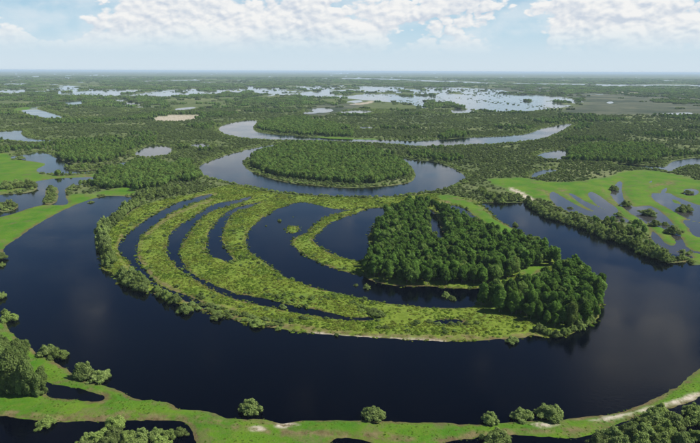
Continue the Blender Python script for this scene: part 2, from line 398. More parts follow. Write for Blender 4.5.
def zone(polys, soft, ns, seed):
    s = np.full(XX.shape, -1e4, np.float32)
    for p in polys:
        s = np.maximum(s, sdist(XX, YY, wpoly(p)))
    sf = soft * (1 + YY / 700)
    s = s + (fbm(XX, YY, ns, seed, 3) - 0.5) * 3 * sf
    return np.clip(s / sf * 0.5 + 0.5, 0, 1)


zm = zone(MEADOW, 2.0, 14, 41); zr = zone(MARSH, 2.0, 12, 43); zs = zone(SAND, 0.8, 6, 47); zo = zone(MOOR, 6.0, 60, 51)
zt = zone(TALL, 3.0, 25, 53); zd = zone(DARKWOOD, 10, 60, 57)
zf = np.maximum(zone([FOREST1], .8, 12, 58), zone([FOREST2], .8, 12, 59))
zr = zr * (1 - zm)
zb = zone(BROWN, 0.9, 7, 61)


def grid_at(A, X, Y):
    u = X / Y
    c = np.interp(u, us, np.arange(NU)); r = np.interp(-H / Y, -ts, np.arange(NV))
    c0 = np.clip(c.astype(int), 0, NU - 2); r0 = np.clip(r.astype(int), 0, NV - 2)
    fc = c - c0; fr = r - r0
    return (A[r0, c0] * (1 - fc) + A[r0, c0 + 1] * fc) * (1 - fr) + (A[r0 + 1, c0] * (1 - fc) + A[r0 + 1, c0 + 1] * fc) * fr


# ------------------------------------------------------------------ materials
def new_mat(name):
    m = bpy.data.materials.new(name); m.use_nodes = True
    t = m.node_tree; t.nodes.clear()
    out = t.nodes.new('ShaderNodeOutputMaterial')
    return m, t, out


def principled(t, out, col, rough=0.9, spec=0.2):
    b = t.nodes.new('ShaderNodeBsdfPrincipled')
    if isinstance(col, tuple): b.inputs['Base Color'].default_value = (*col, 1)
    else: t.links.new(col, b.inputs['Base Color'])
    b.inputs['Roughness'].default_value = rough
    b.inputs['Specular IOR Level'].default_value = spec
    t.links.new(b.outputs[0], out.inputs['Surface'])
    return b


def ground_material():
    m, t, out = new_mat('floodplain')
    geo = t.nodes.new('ShaderNodeNewGeometry'); pos = geo.outputs['Position']
    at = t.nodes.new('ShaderNodeAttribute'); at.attribute_name = 'zone'
    sp_ = t.nodes.new('ShaderNodeSeparateColor'); t.links.new(at.outputs['Color'], sp_.inputs[0])
    a_m, a_r, a_s, a_o = sp_.outputs[0], sp_.outputs[1], sp_.outputs[2], at.outputs['Alpha']
    sz = t.nodes.new('ShaderNodeSeparateXYZ'); t.links.new(pos, sz.inputs[0])
    n1 = noise(t, pos, 0.22, 5, 0.65); n2 = noise(t, pos, 0.035, 5, 0.6); n3 = noise(t, pos, 0.0035, 6, 0.62); n4 = noise(t, pos, 0.9, 4, 0.7)
    n5 = noise(t, pos, 0.0007, 6, 0.65)
    scrub = mixc(t, ramp(t, n2, .35, .65), (.056, .080, .025), (.108, .134, .046))
    scrub = mixc(t, math_n(t, 'MULTIPLY', ramp(t, n3, .5, .66), .75), scrub, (.150, .165, .072))
    scrub = mixc(t, math_n(t, 'MULTIPLY', ramp(t, n5, .5, .66), .5), scrub, (.040, .065, .032))
    mead = mixc(t, ramp(t, n2, .3, .7), (.042, .128, .006), (.092, .165, .012))
    mead = mixc(t, math_n(t, 'MULTIPLY', ramp(t, n1, .48, .72), .55), mead, (.12, .145, .024))
    mead = mixc(t, math_n(t, 'MULTIPLY', ramp(t, noise(t, pos, .06, 6, .7), .52, .64), .6), mead, (.115, .105, .045))
    mead = mixc(t, math_n(t, 'MULTIPLY', ramp(t, n4, .5, .75), .5), mead, (.03, .085, .012))
    marsh = mixc(t, ramp(t, n1, .3, .7), (.085, .130, .012), (.155, .210, .026))
    marsh = mixc(t, math_n(t, 'MULTIPLY', ramp(t, n2, .48, .66), .65), marsh, (.095, .155, .024))
    marsh = mixc(t, math_n(t, 'MULTIPLY', ramp(t, n4, .56, .7), .5), marsh, (.12, .115, .040))
    moor = mixc(t, ramp(t, n3, .35, .65), (.040, .054, .032), (.105, .112, .070))
    moor = mixc(t, math_n(t, 'MULTIPLY', ramp(t, noise(t, pos, .009, 6, .7), .5, .62), .7), moor, (.030, .048, .026))
    sand = mixc(t, ramp(t, n1, .35, .6), (.21, .175, .115), (.43, .385, .305))
    c = mixc(t, a_o, scrub, moor)
    c = mixc(t, a_r, c, marsh)
    c = mixc(t, a_m, c, mead)
    # wet brown fringe, dead sedge and silt just above the water line
    edge = math_n(t, 'ADD', sz.outputs['Z'], math_n(t, 'MULTIPLY', math_n(t, 'SUBTRACT', n1, 0.5), 0.9))
    wet = math_n(t, 'MULTIPLY', ramp(t, edge, .40, .06), ramp(t, noise(t, pos, .05, 5, .65), .38, .58))
    mud = mixc(t, ramp(t, n4, .3, .7), (.06, .042, .022), (.14, .10, .05))
    near = ramp(t, sz.outputs['Y'], 1100, 500)
    c = mixc(t, math_n(t, 'MULTIPLY', math_n(t, 'MULTIPLY', wet, .85), near), c, mud)
    ab = t.nodes.new('ShaderNodeAttribute'); ab.attribute_name = 'earth'
    earth = mixc(t, ramp(t, n1, .3, .7), (.085, .062, .028), (.175, .140, .070))
    c = mixc(t, math_n(t, 'MULTIPLY', math_n(t, 'MULTIPLY', ab.outputs['Fac'], .85), ramp(t, noise(t, pos, .12, 5, .7), .36, .58)), c, earth)
    c = mixc(t, math_n(t, 'MULTIPLY', a_s, ramp(t, n1, .3, .5)), c, sand)
    b = principled(t, out, c, 0.95, 0.1)
    bp = t.nodes.new('ShaderNodeBump'); bp.inputs['Strength'].default_value = 0.6; bp.inputs['Distance'].default_value = 0.8
    hsum = math_n(t, 'ADD', n1, math_n(t, 'MULTIPLY', n4, 0.5))
    t.links.new(hsum, bp.inputs['Height']); t.links.new(bp.outputs[0], b.inputs['Normal'])
    return m


def water_material(name='river_water', wave=1.0, silt=(.0002, .0004, .0024)):
    m, t, out = new_mat(name)
    geo = t.nodes.new('ShaderNodeNewGeometry'); pos = geo.outputs['Position']
    w1 = noise(t, pos, 0.55, 3, 0.6); w2 = noise(t, pos, 0.012, 4, 0.55)
    calm = ramp(t, w2, .4, .62)
    bp = t.nodes.new('ShaderNodeBump'); bp.inputs['Distance'].default_value = 0.13 * wave
    t.links.new(math_n(t, 'ADD', math_n(t, 'MULTIPLY', calm, .35), .22), bp.inputs['Strength'])
    t.links.new(w1, bp.inputs['Height'])
    fr = t.nodes.new('ShaderNodeFresnel'); fr.inputs[0].default_value = 1.33; t.links.new(bp.outputs[0], fr.inputs['Normal'])
    fac = math_n(t, 'MULTIPLY', math_n(t, 'SUBTRACT', fr.outputs[0], 0.041), 1.03, clamp=True)
    d = t.nodes.new('ShaderNodeBsdfDiffuse'); d.inputs[0].default_value = (*silt, 1)
    g = t.nodes.new('ShaderNodeBsdfGlossy'); g.inputs[0].default_value = (1, 1, 1, 1)
    t.links.new(math_n(t, 'ADD', math_n(t, 'MULTIPLY', calm, .09), .05), g.inputs['Roughness'])
    t.links.new(bp.outputs[0], g.inputs['Normal'])
    mx = t.nodes.new('ShaderNodeMixShader'); t.links.new(fac, mx.inputs[0])
    t.links.new(d.outputs[0], mx.inputs[1]); t.links.new(g.outputs[0], mx.inputs[2])
    t.links.new(mx.outputs[0], out.inputs['Surface'])
    return m


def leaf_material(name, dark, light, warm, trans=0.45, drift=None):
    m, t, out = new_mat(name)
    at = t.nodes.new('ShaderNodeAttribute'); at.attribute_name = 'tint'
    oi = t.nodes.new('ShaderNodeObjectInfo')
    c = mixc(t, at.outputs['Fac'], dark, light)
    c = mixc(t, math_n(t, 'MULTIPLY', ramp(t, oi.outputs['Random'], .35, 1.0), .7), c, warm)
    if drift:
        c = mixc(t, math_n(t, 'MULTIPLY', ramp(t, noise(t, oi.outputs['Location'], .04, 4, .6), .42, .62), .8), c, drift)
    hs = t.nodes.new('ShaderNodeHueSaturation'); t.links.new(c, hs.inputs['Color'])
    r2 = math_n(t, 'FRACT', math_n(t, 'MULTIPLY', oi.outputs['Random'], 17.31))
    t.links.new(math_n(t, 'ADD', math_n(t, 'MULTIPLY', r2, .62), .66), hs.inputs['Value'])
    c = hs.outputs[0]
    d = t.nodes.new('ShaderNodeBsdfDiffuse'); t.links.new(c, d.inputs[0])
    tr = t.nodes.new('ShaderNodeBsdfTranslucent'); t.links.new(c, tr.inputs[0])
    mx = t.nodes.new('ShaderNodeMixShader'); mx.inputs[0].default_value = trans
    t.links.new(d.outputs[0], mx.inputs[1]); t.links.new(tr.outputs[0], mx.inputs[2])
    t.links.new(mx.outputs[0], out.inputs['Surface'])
    return m


def bark_material(name, a, b_):
    m, t, out = new_mat(name)
    tcn = t.nodes.new('ShaderNodeTexCoord')
    n = noise(t, tcn.outputs['Object'], 3.0, 5, .7)
    principled(t, out, mixc(t, ramp(t, n, .35, .65), a, b_), .9, .1)
    return m


MG = ground_material(); MW = water_material(); MWC = water_material('still_flood_water', 0.14, (.034, .033, .033)); MWF = water_material('far_flood_water', 0.3, (.022, .022, .023))
ML_TREE = leaf_material('aspen_leaves', (.052, .122, .020), (.150, .258, .048), (.128, .220, .040))
ML_LIGHT = leaf_material('birch_leaves', (.095, .180, .036), (.195, .300, .072), (.190, .255, .062))
ML_POP = leaf_material('poplar_leaves', (.100, .165, .040), (.225, .300, .090), (.180, .250, .070))
ML_WIL = leaf_material('willow_leaves', (.135, .200, .052), (.300, .375, .128), (.230, .315, .076))
ML_SCRUB = leaf_material('scrub_leaves', (.090, .138, .044), (.210, .268, .092), (.165, .225, .062))
ML_GRASS = leaf_material('sedge', (.135, .195, .022), (.245, .300, .045), (.22, .22, .058), drift=(.105, .190, .022))
ML_TUFT = leaf_material('meadow_grass', (.085, .185, .014), (.15, .25, .03), (.15, .19, .04))
M_BARK = bark_material('grey_bark', (.10, .085, .065), (.22, .20, .17))


def link_mesh(name, V, Fc, mat, smooth=False):
    me = bpy.data.meshes.new(name)
    me.from_pydata(V, [], Fc); me.materials.append(mat); me.update()
    if smooth: me.polygons.foreach_set('use_smooth', [True] * len(me.polygons))
    return me


def top(name, data, label, cat, group=None, kind=None):
    o = bpy.data.objects.new(name, data); COL.objects.link(o)
    if label: o['label'] = label
    if cat: o['category'] = cat
    if group: o['group'] = group
    if kind: o['kind'] = kind
    return o


# ------------------------------------------------------------------ ground and water
def build_ground():
    me = bpy.data.meshes.new('ground')
    co = np.stack([XX, YY, ZZ], -1).astype(np.float32).reshape(-1)
    n = NU * NV
    me.vertices.add(n); me.vertices.foreach_set('co', co)
    r, c = np.meshgrid(np.arange(NV - 1), np.arange(NU - 1), indexing='ij')
    a = (r * NU + c).ravel()
    q = np.stack([a, a + 1, a + NU + 1, a + NU], 1).astype(np.int32)
    nf = len(q)
    me.loops.add(nf * 4); me.loops.foreach_set('vertex_index', q.ravel())
    me.polygons.add(nf); me.polygons.foreach_set('loop_start', np.arange(nf, dtype=np.int32) * 4)
    me.polygons.foreach_set('use_smooth', np.ones(nf, bool))
    me.update(); me.validate()
    at = me.attributes.new('zone', 'FLOAT_COLOR', 'POINT')
    at.data.foreach_set('color', np.stack([zm, zr, zs, zo], -1).astype(np.float32).reshape(-1))
    at = me.attributes.new('earth', 'FLOAT', 'POINT'); at.data.foreach_set('value', zb.astype(np.float32).reshape(-1))
    me.materials.append(MG)
    o = top('ground', me, 'green flood plain with grassy ridges reaching to the horizon', 'ground', kind='structure')
    return o


build_ground()
B = 118000.0
Yb = 60.0
wm = link_mesh('river', [(-B * 1.6, Yb, 0), (B * 1.6, Yb, 0), (B * 1.6, B, 0), (-B * 1.6, B, 0)], [(0, 1, 2, 3)], MW)
top('river', wm, 'dark blue river water winding around the islands and flooding the plain', 'water', kind='structure')

for pts, lab, nm in [([(540,186),(600,186),(612,176),(650,176),(705,183),(760,190),(760,258),(705,259),(694,257),(684,256),(672,254),(655,250),(640,240),(612,226),(590,222),(565,215),(545,203)], 'pale still water flooding the furrows of the right meadow', 'meadow_flood'),
                     ([(-300,96),(-300,83),(150,82),(360,82.5),(520,84.8),(600,96),(600,106),(540,113),(430,114),(390,103),(150,99)], 'silvery shallow flood water spread across the far plain', 'plain_flood')]:
    P_ = ground_xy(pts)
    if sum(P_[i - 1][0] * P_[i][1] - P_[i][0] * P_[i - 1][1] for i in range(len(P_))) < 0: P_ = P_[::-1]
    fm = link_mesh(nm, [(float(a), float(b), 0.03) for a, b in P_], [tuple(range(len(P_)))], MWC if nm == 'meadow_flood' else MWF)
    top(nm, fm, lab, 'water', kind='structure')


# ------------------------------------------------------------------ plants: prototypes
def leaves_on_lobes(lobes, n, size, seed, flat=0.34, core=0.8, fuzz=0.1):
    """crown as many small leaf-clump faces over overlapping lobes, round a lumpy core"""
    r = np.random.default_rng(seed)
    C = np.array([l[0] for l in lobes], float); Rr = np.array([l[1] for l in lobes], float)
    area = (Rr[:, 0] * Rr[:, 1] * Rr[:, 2]) ** (2 / 3.)
    pick = r.choice(len(lobes), size=n * 3, p=area / area.sum())
    d = r.normal(size=(n * 3, 3)); d /= np.linalg.norm(d, axis=1)[:, None]
    d[:, 2] = np.where((d[:, 2] < -0.3) & (r.random(n * 3) < .6), -d[:, 2], d[:, 2])
    rad = r.uniform(0.98 - fuzz, 0.99 + fuzz, n * 3)[:, None]
    P = C[pick] + d * Rr[pick] * rad
    inside = np.zeros(len(P), bool)
    for i in range(len(lobes)):
        e = (((P - C[i]) / Rr[i]) ** 2).sum(1) < 0.62
        e &= (pick != i)
        inside |= e
    keep = np.where(~inside & (P[:, 2] > 0.05))[0][:n]
    P = P[keep]; d = d[keep]; m = len(P)
    tint_l = r.random(len(lobes))[pick[keep]]
    nrm = d + r.normal(size=(m, 3)) * flat; nrm /= np.linalg.norm(nrm, axis=1)[:, None]
    a = np.cross(nrm, r.normal(size=(m, 3))); a /= np.linalg.norm(a, axis=1)[:, None]
    b = np.cross(nrm, a)
    s = size * r.uniform(.55, 1.35, m)[:, None]
    w = s * r.uniform(.5, .9, m)[:, None]
    V = np.stack([P - a * s, P - b * w + nrm * s * .15, P + a * s, P + b * w + nrm * s * .15], 1).reshape(-1, 3)
    Fc = [(4 * i, 4 * i + 1, 4 * i + 2, 4 * i + 3) for i in range(m)]
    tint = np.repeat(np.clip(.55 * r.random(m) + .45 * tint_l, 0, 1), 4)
    # core
    V = list(map(tuple, V)); tint = list(tint)
    if core:
        for (c, rr) in lobes:
            base = len(V); nu, nv = 7, 4
            for j in range(nv + 1):
                ph = math.pi * j / nv
                for i in range(nu):
                    th = 2 * math.pi * i / nu
                    kk = core * r.uniform(.85, 1.05)
                    V.append((c[0] + rr[0] * kk * math.sin(ph) * math.cos(th), c[1] + rr[1] * kk * math.sin(ph) * math.sin(th), max(0.02, c[2] + rr[2] * kk * math.cos(ph))))
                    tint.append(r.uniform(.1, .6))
            for j in range(nv):
                for i in range(nu):
                    Fc.append((base + j * nu + i, base + (j + 1) * nu + i, base + (j + 1) * nu + (i + 1) % nu, base + j * nu + (i + 1) % nu))
    return V, Fc, tint


def crown_mesh(name, lobes, n, size, seed, mat, **kw):
    V, Fc, tint = leaves_on_lobes(lobes, n, size, seed, **kw)
    me = link_mesh(name, V, Fc, mat)
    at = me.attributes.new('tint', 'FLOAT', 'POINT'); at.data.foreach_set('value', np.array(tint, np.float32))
    return me


def aspen_lobes(seed, hgt=12.5, r0=2.5, lo=.30):
    r = random.Random(seed); L = []
    L.append(((0, 0, hgt * .58), (r0 * .85, r0 * .85, hgt * .38)))
    for i in range(9):
        z = hgt * r.uniform(lo, .9); t = 2 * math.pi * (i * .382 + r.uniform(-.06, .06))
        env = math.sin(math.pi * min(1, (z / hgt - .12) / .95)) ** .7
        rr = r0 * r.uniform(.38, .58)
        L.append(((math.cos(t) * r0 * .72 * env, math.sin(t) * r0 * .72 * env, z), (rr, rr, rr * r.uniform(1.0, 1.5))))
    L.append(((r.uniform(-.4, .4), r.uniform(-.4, .4), hgt * .92), (r0 * .36, r0 * .36, hgt * .1)))
    return L


def bush_lobes(seed, rx=4.0, hgt=5.0, n=11, ra=.24, rb=.4):
    r = random.Random(seed); L = [((0, 0, hgt * .42), (rx * .6, rx * .55, hgt * .42))]
    for i in range(n):
        t = 2 * math.pi * (i * .382) + r.uniform(-.3, .3); q = math.sqrt((i + .5) / n) * r.uniform(.74, .92)
        rr = rx * r.uniform(ra, rb)
        z = hgt * (1 - q * q * .75) * r.uniform(.55, .85)
        L.append(((math.cos(t) * rx * q, math.sin(t) * rx * q * .85, max(z, rr * .5)), (rr, rr, rr * r.uniform(.85, 1.25))))
    for i in range(n // 5):
        t = r.uniform(0, 6.28); rr = rx * r.uniform(.12, .22); q = r.uniform(.9, 1.12)
        L.append(((math.cos(t) * rx * q, math.sin(t) * rx * q * .85, hgt * r.uniform(.12, .5)), (rr * 1.2, rr, rr * r.uniform(.8, 1.4))))
        t = r.uniform(0, 6.28); q = r.uniform(.1, .5)
        L.append(((math.cos(t) * rx * q, math.sin(t) * rx * q, hgt * r.uniform(.85, 1.02)), (rr, rr, rr * r.uniform(1.0, 1.7))))
    return L


def tube(V, Fc, p, q, r0, r1, n=6):
    p = Vector(p); q = Vector(q); ax = (q - p).normalized()
    a = ax.cross(Vector((.3, .9, .1))).normalized(); b = ax.cross(a)
    base = len(V)
    for c, rr in ((p, r0), (q, r1)):
        for i in range(n):
            t = 2 * math.pi * i / n
            V.append(tuple(c + (a * math.cos(t) + b * math.sin(t)) * rr))
    for i in range(n):
        Fc.append((base + i, base + (i + 1) % n, base + n + (i + 1) % n, base + n + i))


def trunk_mesh(name, lobes, hgt, r0, seed):
    r = random.Random(seed); V = []; Fc = []
    pts = [(0, 0, -.6), (r.uniform(-.1, .1), r.uniform(-.1, .1), hgt * .3), (r.uniform(-.2, .2), r.uniform(-.2, .2), hgt * .6), (r.uniform(-.2, .2), r.uniform(-.2, .2), hgt * .9)]
    rad = [r0 * 1.2, r0 * .85, r0 * .5, r0 * .12]
    for i in range(3): tube(V, Fc, pts[i], pts[i + 1], rad[i], rad[i + 1], 7)
    for (c, rr) in lobes[1:8]:
        z = max(.4, c[2] - 1.6)
        tube(V, Fc, (0, 0, min(z, hgt * .8)), c, r0 * .32, r0 * .08, 5)
    return link_mesh(name, V, Fc, M_BARK, True)


def stems_mesh(name, lobes, seed):
    V = []; Fc = []
    for (c, rr) in lobes[1:9]:
        tube(V, Fc, (c[0] * .12, c[1] * .12, -.7), (c[0] * .55, c[1] * .55, c[2] * .55), .13, .08, 5)
        tube(V, Fc, (c[0] * .55, c[1] * .55, c[2] * .55), c, .08, .03, 5)
    return link_mesh(name, V, Fc, M_BARK, True)


TREES = []; BIGTREES = []; BUSHES = []; BIRCH = []
for i in range(6):
    L = aspen_lobes(100 + i, 11.5 + (i % 3), 2.5 + .15 * (i % 2))
    TREES.append((crown_mesh('aspen_crown', L, 900, .42, 200 + i, ML_TREE), trunk_mesh('aspen_trunk', L, 12, .17, i)))
PALE = []
for i in range(3):
    L = aspen_lobes(150 + i, 11.5 + i, 2.9, .2)
    PALE.append((crown_mesh('pale_crown', L, 1000, .42, 250 + i, ML_LIGHT), trunk_mesh('pale_trunk', L, 12, .17, 50 + i)))
for i in range(4):
    L = aspen_lobes(300 + i, 16.5, 3.7, .12) + bush_lobes(330 + i, 3.4, 5.0, 7)
    BIGTREES.append((crown_mesh('poplar_crown', L, 2600, .42, 310 + i, ML_POP), trunk_mesh('poplar_trunk', L, 16, .26, 20 + i)))
for i in range(6):
    L = bush_lobes(400 + i, 4.0, 4.6 + .3 * (i % 3), 24, .13, .3)
    BUSHES.append((crown_mesh('willow_foliage', L, 3100, .27, 410 + i, ML_WIL, flat=.5, fuzz=.27), stems_mesh('willow_stems', L, i)))


def place(proto, name, parts, x, y, scl, label, cat, group=None, z=None, rz=None):
    r = random.Random(hash((round(x, 2), round(y, 2))) & 0xffff)
    e = bpy.data.objects.new(name, None); COL.objects.link(e)
    e.empty_display_size = 0.5
    if z is None: z = max(float(grid_at(ZZ, np.array([x]), np.array([y]))[0]), -0.5) - 0.05
    e.location = (x, y, z); e.rotation_euler = (0, 0, r.uniform(0, 6.28) if rz is None else rz)
    e.scale = scl if not isinstance(scl, (int, float)) else (scl, scl, scl)
    e['label'] = label; e['category'] = cat
    if group: e['group'] = group
    for nm, me in zip(parts, proto):
        c = bpy.data.objects.new(nm, me); COL.objects.link(c); c.parent = e
    return e


def px_scale(x, y):
    X, Y = G(x, y)
    return math.sqrt(X * X + Y * Y + H * H) / F      # metres per photo pixel there


RNG = random.Random(5)


def bush_at(x, y, w, label, group=None, hk=1.0, hz_=.68):
    """one willow bush: foot at photo pixel (x, y), w pixels wide"""
    X, Y = G(x, y)
    s = w * px_scale(x, y) / 8.6
    place(RNG.choice(BUSHES), 'willow_bush', ('foliage', 'stems'), X, Y, (s * RNG.uniform(.95, 1.12), s * RNG.uniform(.8, 1.0), s * hk * hz_), label, 'bush', group)


def tree_at(x, y, hpx, label, group=None, protos=None, name='poplar_tree', wk=1.0):
    X, Y = G(x, y)
    m = px_scale(x, y); dep = math.atan2(H, math.hypot(X, Y))
    s = hpx * m / math.cos(dep) / 16.5
    place(RNG.choice(protos or BIGTREES), name, ('crown', 'trunk'), X, Y, (s * wk, s * wk, s), label, 'tree', group)


# --- single bushes
for (x, y, w, hk, lab) in [
    (249, 411.5, 27, 1.0, 'lone pale willow bush standing in the water off the bottom bank, left of centre'),
    (373.5, 418, 23, 1.1, 'pale willow bush on the bottom bank edge, at the middle of the photo'),
    (489, 422, 20, 1.1, 'dark round willow bush on the bottom bank, leftmost of a row of three'),
    (522, 418.5, 21, 1.1, 'round willow bush on the bottom bank, middle of a row of three'),
    (551, 418, 29, .95, 'wide willow bush on the bottom bank, rightmost of a row of three'),
    (46, 425, 18, 1.0, 'small round willow bush in the black water under the bottom left bank'),
    (498, 441, 27, 1.0, 'willow bush cut by the bottom edge below the row of three bushes'),
    (10, 320, 15, 1.1, 'round willow bush at the left edge above the tree clump'),
    (5, 313, 9, 1.1, 'small willow bush just behind the round bush at the left edge'),
    (1.5, 298, 11, 1.3, 'half hidden willow bush at the left edge of the wide river'),
    (2, 259, 11, 1.2, 'dark willow bush at the left edge below the green meadow strip'),
    (1.5, 266, 8, 1.0, 'smaller dark willow bush at the left edge, lower of two'),
    (185.5, 312, 17, 1.1, 'round willow bush in dark water off the tip of the outer ridge'),
    (217, 318, 15, 1.0, 'willow bush in dark water right of the round bush below the ridge'),
    (256, 325, 18, .7, 'low green willow bush at the lower edge of the grassy ridge'),
    (278, 329.5, 9, .8, 'tiny pale bush in the water below the grassy ridge'),
    (282.5, 308, 9, 1.1, 'small pale bush beside the thin channel on the grassy ridge'),
    (302, 320, 8, 1.0, 'small pale bush on the lower strip of the grassy ridge'),
    (366.5, 288, 9, 1.2, 'round pale bush in the lagoon before the forest, larger of two'),
    (356, 285.5, 6, 1.0, 'small pale bush in the lagoon left of the larger round one'),
    (446, 296, 11, 1.0, 'pale willow bush in the lagoon under the dark forest front, left part of a pair'),
    (452, 299, 10, .9, 'pale willow bush in the lagoon under the dark forest front, right part of a pair'),
    (515, 225.5, 7, 1.2, 'small dark round bush alone in the river beside the bright green spit'),
    (279.5, 221, 5, 1.2, 'small dark round bush standing alone in the upper lagoon'),
    (266, 226, 3, 1.0, 'tiny bush in the left of the upper lagoon'),
    (293, 217, 2.5, 1.0, 'tiny bush right of the dark round bush in the upper lagoon'),
    (512, 342, 14, 1.0, 'round pale bush at the tip of the sandy ridge under the second forest'),
    (614, 190, 11, .9, 'bush beside the upper end of the flooded furrow in the right meadow'),
    (626.5, 206, 13, .9, 'round dark bush in the flooded furrow of the right meadow'),
    (619, 216, 9, 1.0, 'dark bush just below the round one in the right meadow'),
    (648, 215, 17, .8, 'wide low bush in the wide pool of the right meadow'),
    (685, 211, 17, .8, 'wide bush in the pool at the right edge of the meadow'),
    (688, 194, 10, .8, 'low bush beside the small pool at the right edge'),
    (570, 208.5, 6, .8, 'small dark bush in the first flooded furrow of the right meadow'),
    (673, 234, 15, 1.1, 'round dark bush beside the pale pool near the right edge'),
    (655, 226, 12, 1.0, 'dark bush at the top of the pale pool, left of a smaller one'),
    (665, 225, 7, 1.1, 'small bush at the top of the pale pool'),
    (21, 184, 5.5, 1.2, 'small dark bush on the meadow shore, left of two by the left pond'),
    (34, 183.5, 4, 1.2, 'small dark bush on the meadow shore, right of two by the left pond'),
    (85, 182.5, 7, .9, 'dark bush in the right end of the left pond'),
    (20, 159.5, 10, .7, 'low bush in the upper left pond beside the meadow'),
    (110, 268, 9, .8, 'bright bush at the lower end of the thick hedge on the outer ridge'),
    (91, 202.5, 7, .6, 'small bush at the water on the end of the green strip'),
    (470, 222, 5, 1.0, 'bush on the spit beside the long pond'),
    (467, 209, 5, 1.0, 'dark bush on the spit at the head of the long pond'),
]:
    bush_at(x, y, w, lab, None, hk)
# pairs in the water on the left
for (x, y, w, hk, lab) in [(47, 354, 18, 1.1, 'pale willow in the water by the left bank, left half of the upper pair'), (59, 357, 19, 1.0, 'pale willow in the water by the left bank, right half of the upper pair'),
                           (84, 378, 21, 1.7, 'tall pale willow at the left bank, taller of the lower pair'), (100, 380, 22, 1.0, 'low pale willow at the left bank, right of the taller one')]:
    bush_at(x, y, w, lab, None, hk)


def chain(pts, w, step, rows, rowdy, label, group, jit=1.0, hk=1.0):
    P = np.array(pts, float); seg = np.hypot(*np.diff(P, axis=0).T); L = np.concatenate([[0], np.cumsum(seg)])
    s = 0
    while s < L[-1]:
        x = np.interp(s, L, P[:, 0]); y = np.interp(s, L, P[:, 1])
        for r_ in range(rows):
            ww = w * RNG.uniform(.65, 1.2)
            bush_at(x + RNG.uniform(-jit, jit), y - r_ * rowdy + RNG.uniform(-.5, .5) * jit, ww, label, group, hk * RNG.uniform(.85, 1.2), 1.0)
        s += step * RNG.uniform(.75, 1.25)


GB = 'bushes hedging the outer ridge'
chain([(137, 205), (128, 211), (119, 219), (111, 227)], 10, 4.5, 2, 2.5, 'grey green willow in the thick hedge along the outer ridge, upper stretch', GB, hk=1.2)
chain([(106, 231), (103, 238), (102, 246), (105, 254), (109, 262), (113, 269)], 14, 4.8, 2, 4.0, 'grey green willow in the thick hedge along the outer ridge, left bend', GB, hk=1.2)
chain([(124, 281), (132, 286), (140, 290), (147, 294)], 13.5, 4.6, 2, 3.5, 'bright willow in the short hedge at the lower left of the outer ridge', 'short hedge bushes', hk=1.15)
chain([(156, 292), (161, 297), (168, 301), (176, 303)], 12, 5.5, 1, 3, 'pale willow in the last hedge stretch before the round water bush', 'last hedge bushes', hk=1.15)
chain([(140, 199), (152, 199), (165, 197), (178, 193)], 8, 4.5, 3, 2.2, 'pale willow in the thicket at the head of the wide river', 'thicket at the river head')
chain([(528, 206), (540, 213), (552, 219), (562, 222), (575, 226), (590, 230)], 9, 4.2, 2, 2.5, 'willow in the long hedge on the far bank, upper stretch by the flooded meadow', 'far bank hedge bushes')
chain([(596, 233), (605, 239), (618, 242), (628, 245), (638, 251), (648, 256), (660, 260), (668, 263)], 11, 4.4, 2, 3.2, 'willow in the long hedge on the far bank, lower stretch near the right edge', 'far bank hedge bushes')
chain([(672, 262), (684, 260)], 8, 5, 1, 2, 'small bush at the pointed right end of the far bank hedge', 'far bank hedge end')
chain([(600, 225), (612, 228), (622, 230), (634, 236), (645, 242)], 9, 7, 1, 2, 'willow behind the far bank hedge beside the flooded furrows', 'bushes behind the far bank hedge')
chain([(538, 332), (548, 335), (558, 336), (568, 333), (578, 329), (587, 324), (594, 317)], 10, 6, 1, 3, 'pale willow at the foot of the second forest by the river', 'bushes at the foot of the second forest')
chain([(5, 190), (15, 188.5), (26, 188), (36, 188)], 9, 5.5, 2, 2, 'dark willow on the islet in the left pond', 'left pond islet bushes', hk=.8)
chain([(0, 209), (6, 207), (16, 207)], 9, 5, 1, 2, 'dark willow on the low islet at the left edge', 'left edge islet bushes', hk=.8)
chain([(51, 189), (54, 195), (50, 201), (45, 203)], 8, 4, 1, 2, 'willow on the narrow upright islet in the left pond', 'upright islet bushes', hk=.9)
chain([(66, 168), (75, 169.5), (90, 168.5), (105, 168.5), (118, 168)], 6, 5, 1, 2, 'dark willow in the row dividing the upper left pond', 'upper left pond row', hk=.9)
chain([(480, 193), (490, 199), (500, 203), (512, 201), (522, 202)], 8, 5, 2, 3, 'willow at the top of the right river arm below the meadow', 'bushes at the right river arm')
chain([(362, 312), (372, 316), (385, 318)], 9, 6, 2, 3.5, 'low green bush on the middle of the grassy ridge', 'low bushes on the ridge', hk=.5)
chain([(378, 329), (390, 330)], 9, 8, 1, 3, 'low green bush near the lower shore of the ridge', 'low bushes by the ridge shore', hk=.5)
chain([(428, 323), (436, 325), (466, 325), (484, 325)], 8, 10, 1, 3, 'low green bush in a loose row left of the second forest', 'loose row of low bushes', hk=.6)
chain([(192, 309), (206, 309), (220, 314), (236, 319), (250, 322), (266, 325), (284, 327)], 8, 5.5, 2, 4, 'low yellowish bush on the muddy lower rim of the ridge', 'low bushes on the muddy rim', hk=.5)

